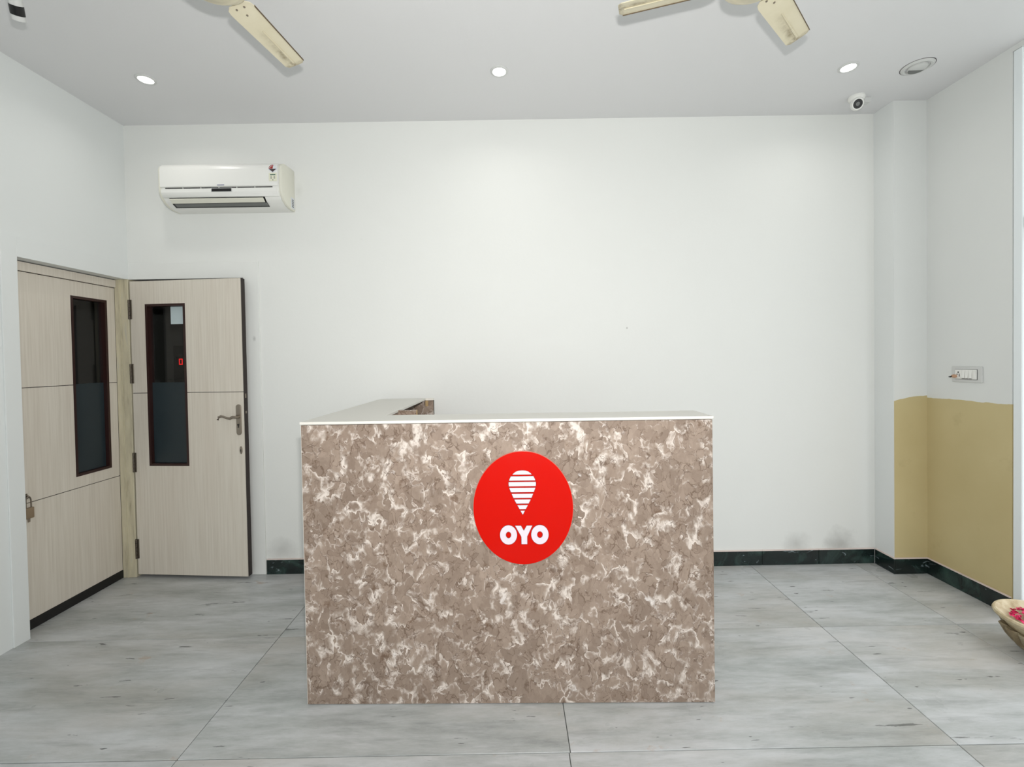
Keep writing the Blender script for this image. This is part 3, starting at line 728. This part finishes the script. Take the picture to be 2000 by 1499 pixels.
# ------------------------------------------------------------------ ceiling fittings
def downlight(loc, label, tilt=0.0, watts=1.1):
    d = empty('downlight', loc, 0, label, 'downlight', 'round recessed downlights')
    BM().lathe([(0.050, 0.0), (0.050, -0.003), (0.046, -0.006), (0.038, -0.0065), (0.036, -0.002), (0.036, 0.0)], 40, caps=False).build('trim_ring', M['plastic_pale'], d, True)
    b = BM(); b.lathe([(0.0365, -0.0035), (0.0365, -0.0015)], 36); b.build('diffuser', M['led'], d)
    ld = bpy.data.lights.new('downlight_lamp', 'AREA'); ld.shape = 'DISK'; ld.size = 0.07; ld.energy = watts; ld.color = (1, 0.97, 0.92); ld.spread = math.radians(150)
    lo = bpy.data.objects.new('downlight_lamp', ld); lo.location = (0, 0, -0.008); lo.parent = d; COL.objects.link(lo)
downlight((-2.045, 2.56, H), 'small lit downlight in the ceiling above the air conditioner')
downlight((-0.037, 2.537, H), 'small lit downlight in the ceiling above the red sign')
downlight((1.946, 2.548, H), 'small lit downlight in the ceiling beside the dome camera')

vt = empty('air_vent', (2.345, 2.553, H), 0, 'round white ceiling air valve near the corner column', 'vent')
BM().lathe([(0.095, 0.0), (0.094, -0.004), (0.080, -0.012), (0.070, -0.010), (0.066, 0.0)], 44, caps=False).build('vent_rim', M['plastic_pale'], vt, True)
BM().lathe([(0.0955, -0.0002), (0.099, -0.0002), (0.099, -0.0012), (0.0955, -0.0012)], 44, caps=False).build('gap_ring', M['label_dark'], vt)
BM().lathe([(0.058, -0.004), (0.056, -0.014), (0.045, -0.018), (0.01, -0.019)], 40).build('valve_disc', M['plastic_pale'], vt, True)
b = BM(); b.prism(ell(0, 0.002, 0.052, 0.052, 24, PI * 0.05, PI * 0.95), 'z', -0.0205, -0.019); b.build('half_flap', M['grey_dark'], vt)

dc = empty('dome_camera', (2.222, 2.842, H), 0, 'white dome security camera on the ceiling by the column', 'security camera')
BM().lathe([(0.056, 0.0), (0.057, -0.012), (0.050, -0.022), (0.046, -0.03), (0.030, -0.032)], 36).build('mount_base', M['plastic'], dc, True)
lookv = Vector((-0.40, -0.80, -0.42)).normalized(); q = lookv.to_track_quat('Z', 'Y').to_matrix().to_4x4()
Mh = Matrix.Translation((-0.008, -0.014, -0.052)) @ q
BM().lathe([(0.005, -0.046), (0.026, -0.040), (0.040, -0.022), (0.045, 0.0), (0.042, 0.018), (0.036, 0.028)], 32, mat=Mh).build('turret_ball', M['plastic'], dc, True)
BM().lathe([(0.036, 0.026), (0.036, 0.034), (0.030, 0.034), (0.029, 0.028)], 32, mat=Mh, caps=False).build('lens_bezel', M['plastic'], dc, True)
lw = BM().lathe([(0.0295, 0.026), (0.0295, 0.0305), (0.001, 0.031)], 28, mat=Mh).build('lens_window', M['black'], dc)
BM().lathe([(0.013, 0.031), (0.012, 0.033), (0.001, 0.0335)], 20, mat=Mh).build('lens', M['grey_dark'], lw, True)
BM().box(0.062, 0.115, 0.0, 0.05, -0.032, -0.0005, 0.003).build('junction_box', M['plastic_pale'], dc)
BM().tube([(0.04, 0.0, -0.02), (0.055, 0.012, -0.022), (0.066, 0.02, -0.018)], 0.004, 8).build('cable', M['plastic_pale'], dc, True)
dc.scale = (0.82, 0.82, 0.95); vt.scale = (0.8, 0.8, 0.8)

# bullet camera near the left wall, pointing towards the doors
bc = empty('bullet_camera', (-1.915, 1.69, H), 0, 'grey bullet security camera with black band near the side wall', 'security camera')
ax = Vector((-0.378, 0.523, -0.763)).normalized(); qb = ax.to_track_quat('Z', 'Y').to_matrix().to_4x4()
Mb = Matrix.Translation((-1.971 - -1.915, 1.8339 - 1.69, 2.86 - H)) @ qb
BM().lathe([(0.012, -0.150), (0.021, -0.145), (0.022, -0.135), (0.022, -0.0525)], 32, mat=Mb).build('camera_body', M['plastic_pale'], bc, True)
BM().lathe([(0.0224, -0.052), (0.0224, -0.0185)], 32, mat=Mb).build('black_band', M['black'], bc, True)
BM().lathe([(0.022, -0.018), (0.022, 0.0), (0.019, 0.001), (0.018, -0.008)], 32, mat=Mb).build('hood', M['plastic_pale'], bc, True)
tp = Mb @ Vector((0, 0, -0.12))
BM().tube([(0, 0, -0.012), (0, 0, tp.z + 0.03), (tp.x * 0.5, tp.y * 0.5, tp.z + 0.008), (tp.x, tp.y, tp.z)], 0.010, 12).build('bracket', M['plastic_pale'], bc, True)
BM().lathe([(0.032, 0.0), (0.031, -0.008), (0.02, -0.014)], 24, (0, 0, -0.0005)).build('mount_base', M['plastic_pale'], bc, True)

# ------------------------------------------------------------------ switchboard
sb = empty('switchboard', (XW - 0.0005, 2.634, 1.3135), PI / 2, 'white switchboard with socket and rocker switches on the wall', 'switchboard')
sb.rotation_euler = (0, 0, -PI / 2)   # local x -> -Y, local -y -> -X (into the room)
BM().box(-0.088, 0.088, -0.008, 0.0, -0.047, 0.047, 0.003, 2).build('outer_plate', M['plastic_pale'], sb)
BM().box(-0.066, 0.064, -0.0092, -0.0081, -0.031, 0.031).build('shadow_gap', M['grey_dark'], sb)
BM().box(-0.0635, 0.0615, -0.0125, -0.0093, -0.0285, 0.0285, 0.001).build('inner_plate', M['plastic'], sb)
so = BM().box(-0.061, -0.022, -0.0150, -0.0126, -0.026, 0.026, 0.001).build('socket', M['plastic'], sb)
b = BM()
for x, z, r in ((-0.041, 0.012, 0.0042), (-0.0475, 0.000, 0.0032), (-0.0345, 0.000, 0.0032), (-0.034, -0.010, 0.0036)): b.prism(ell(x, z, r, r, 12), 'y', -0.0155, -0.0150)
b.build('pin_hole', M['black'], so)
for k, x in enumerate((-0.019, 0.001, 0.022)):
    sw = BM().prism([(-0.0127, -0.024), (-0.0205, -0.022), (-0.0145, 0.024), (-0.0127, 0.024)], 'x', x + 0.001, x + 0.0155, 0.0006).build('rocker_switch', M['plastic'], sb)
    BM().box(x + 0.001, x + 0.015, -0.019, -0.0127, -0.0265, -0.0245).build('gap_line', M['label_dark'], sw)
BM().prism([(-0.0127, -0.024), (-0.0145, -0.024), (-0.0205, 0.022), (-0.0127, 0.024)], 'x', 0.043, 0.059, 0.0006).build('rocker_switch', M['plastic'], sb)
# small adaptor plug in the socket
pg = empty('plug_pin', (XW - 0.0165, 2.634 + 0.056, 1.3135 - 0.012), 0, 'small beige plug stuck in the switchboard socket', 'plug')
BM().lathe([(0.010, 0.0), (0.011, 0.012), (0.007, 0.022)], 16, mat=Matrix.Rotation(-PI / 2, 4, 'Y')).build('plug_body', Mat('beige_plug', L(190, 150, 120), 0.5).m, pg, True)
BM().tube([(-0.018, 0.0, 0.0), (-0.022, 0.010, -0.004), (-0.012, 0.026, -0.004)], 0.0045, 8).build('plug_tail', M['black'], pg, True)

# ------------------------------------------------------------------ flower bowl
BWX, BWY = 2.515, 2.08
bw = empty('flower_bowl', (BWX, BWY, 0.0), 0, 'pale carved stone bowl standing at the glazed entrance', 'bowl')
BM().lathe([(0.03, 0.0), (0.055, 0.003), (0.080, 0.016), (0.104, 0.036), (0.126, 0.066), (0.140, 0.096), (0.146, 0.108), (0.140, 0.113), (0.122, 0.106)], 128, lobes=14, amp=0.13).build('lotus_base', M['stone_dark'], bw, True)
BM().lathe([(0.10, 0.09), (0.130, 0.116), (0.138, 0.130), (0.158, 0.148), (0.172, 0.160), (0.176, 0.170), (0.172, 0.178), (0.164, 0.180), (0.158, 0.176), (0.154, 0.170), (0.130, 0.152), (0.09, 0.135), (0.03, 0.130), (0.002, 0.130)], 72, caps=False).build('upper_bowl', M['stone'], bw, True)
b = BM()
for k in range(460):
    r = 0.115 * math.sqrt(random.random()); a = random.random() * 2 * PI; z = 0.146 + 0.016 * (1 - (r / 0.12) ** 2) + (0.010 if r > 0.09 else 0) + random.random() * 0.008
    s = 0.006 + 0.005 * random.random(); rx, ry, rz = random.uniform(-.9, .9), random.uniform(-.9, .9), random.random() * 6.28
    Mm = Matrix.Translation((r * math.cos(a), r * math.sin(a), z)) @ Matrix.Rotation(rz, 4, 'Z') @ Matrix.Rotation(rx, 4, 'X') @ Matrix.Rotation(ry, 4, 'Y')
    b.face([Mm @ Vector((s * x, s * y, s * 0.25 * zz)) for x, y, zz in ((-1, 0, 0), (-.4, -.6, .6), (.5, -.55, .5), (1, 0, 0), (.5, .55, .6), (-.4, .6, .5))])
pt = b.build('flower_petals', M['petal']); pt.location = (BWX, BWY, 0.0)
tag(pt, 'loose magenta flower petals heaped in the stone bowl', 'petals', kind='stuff')
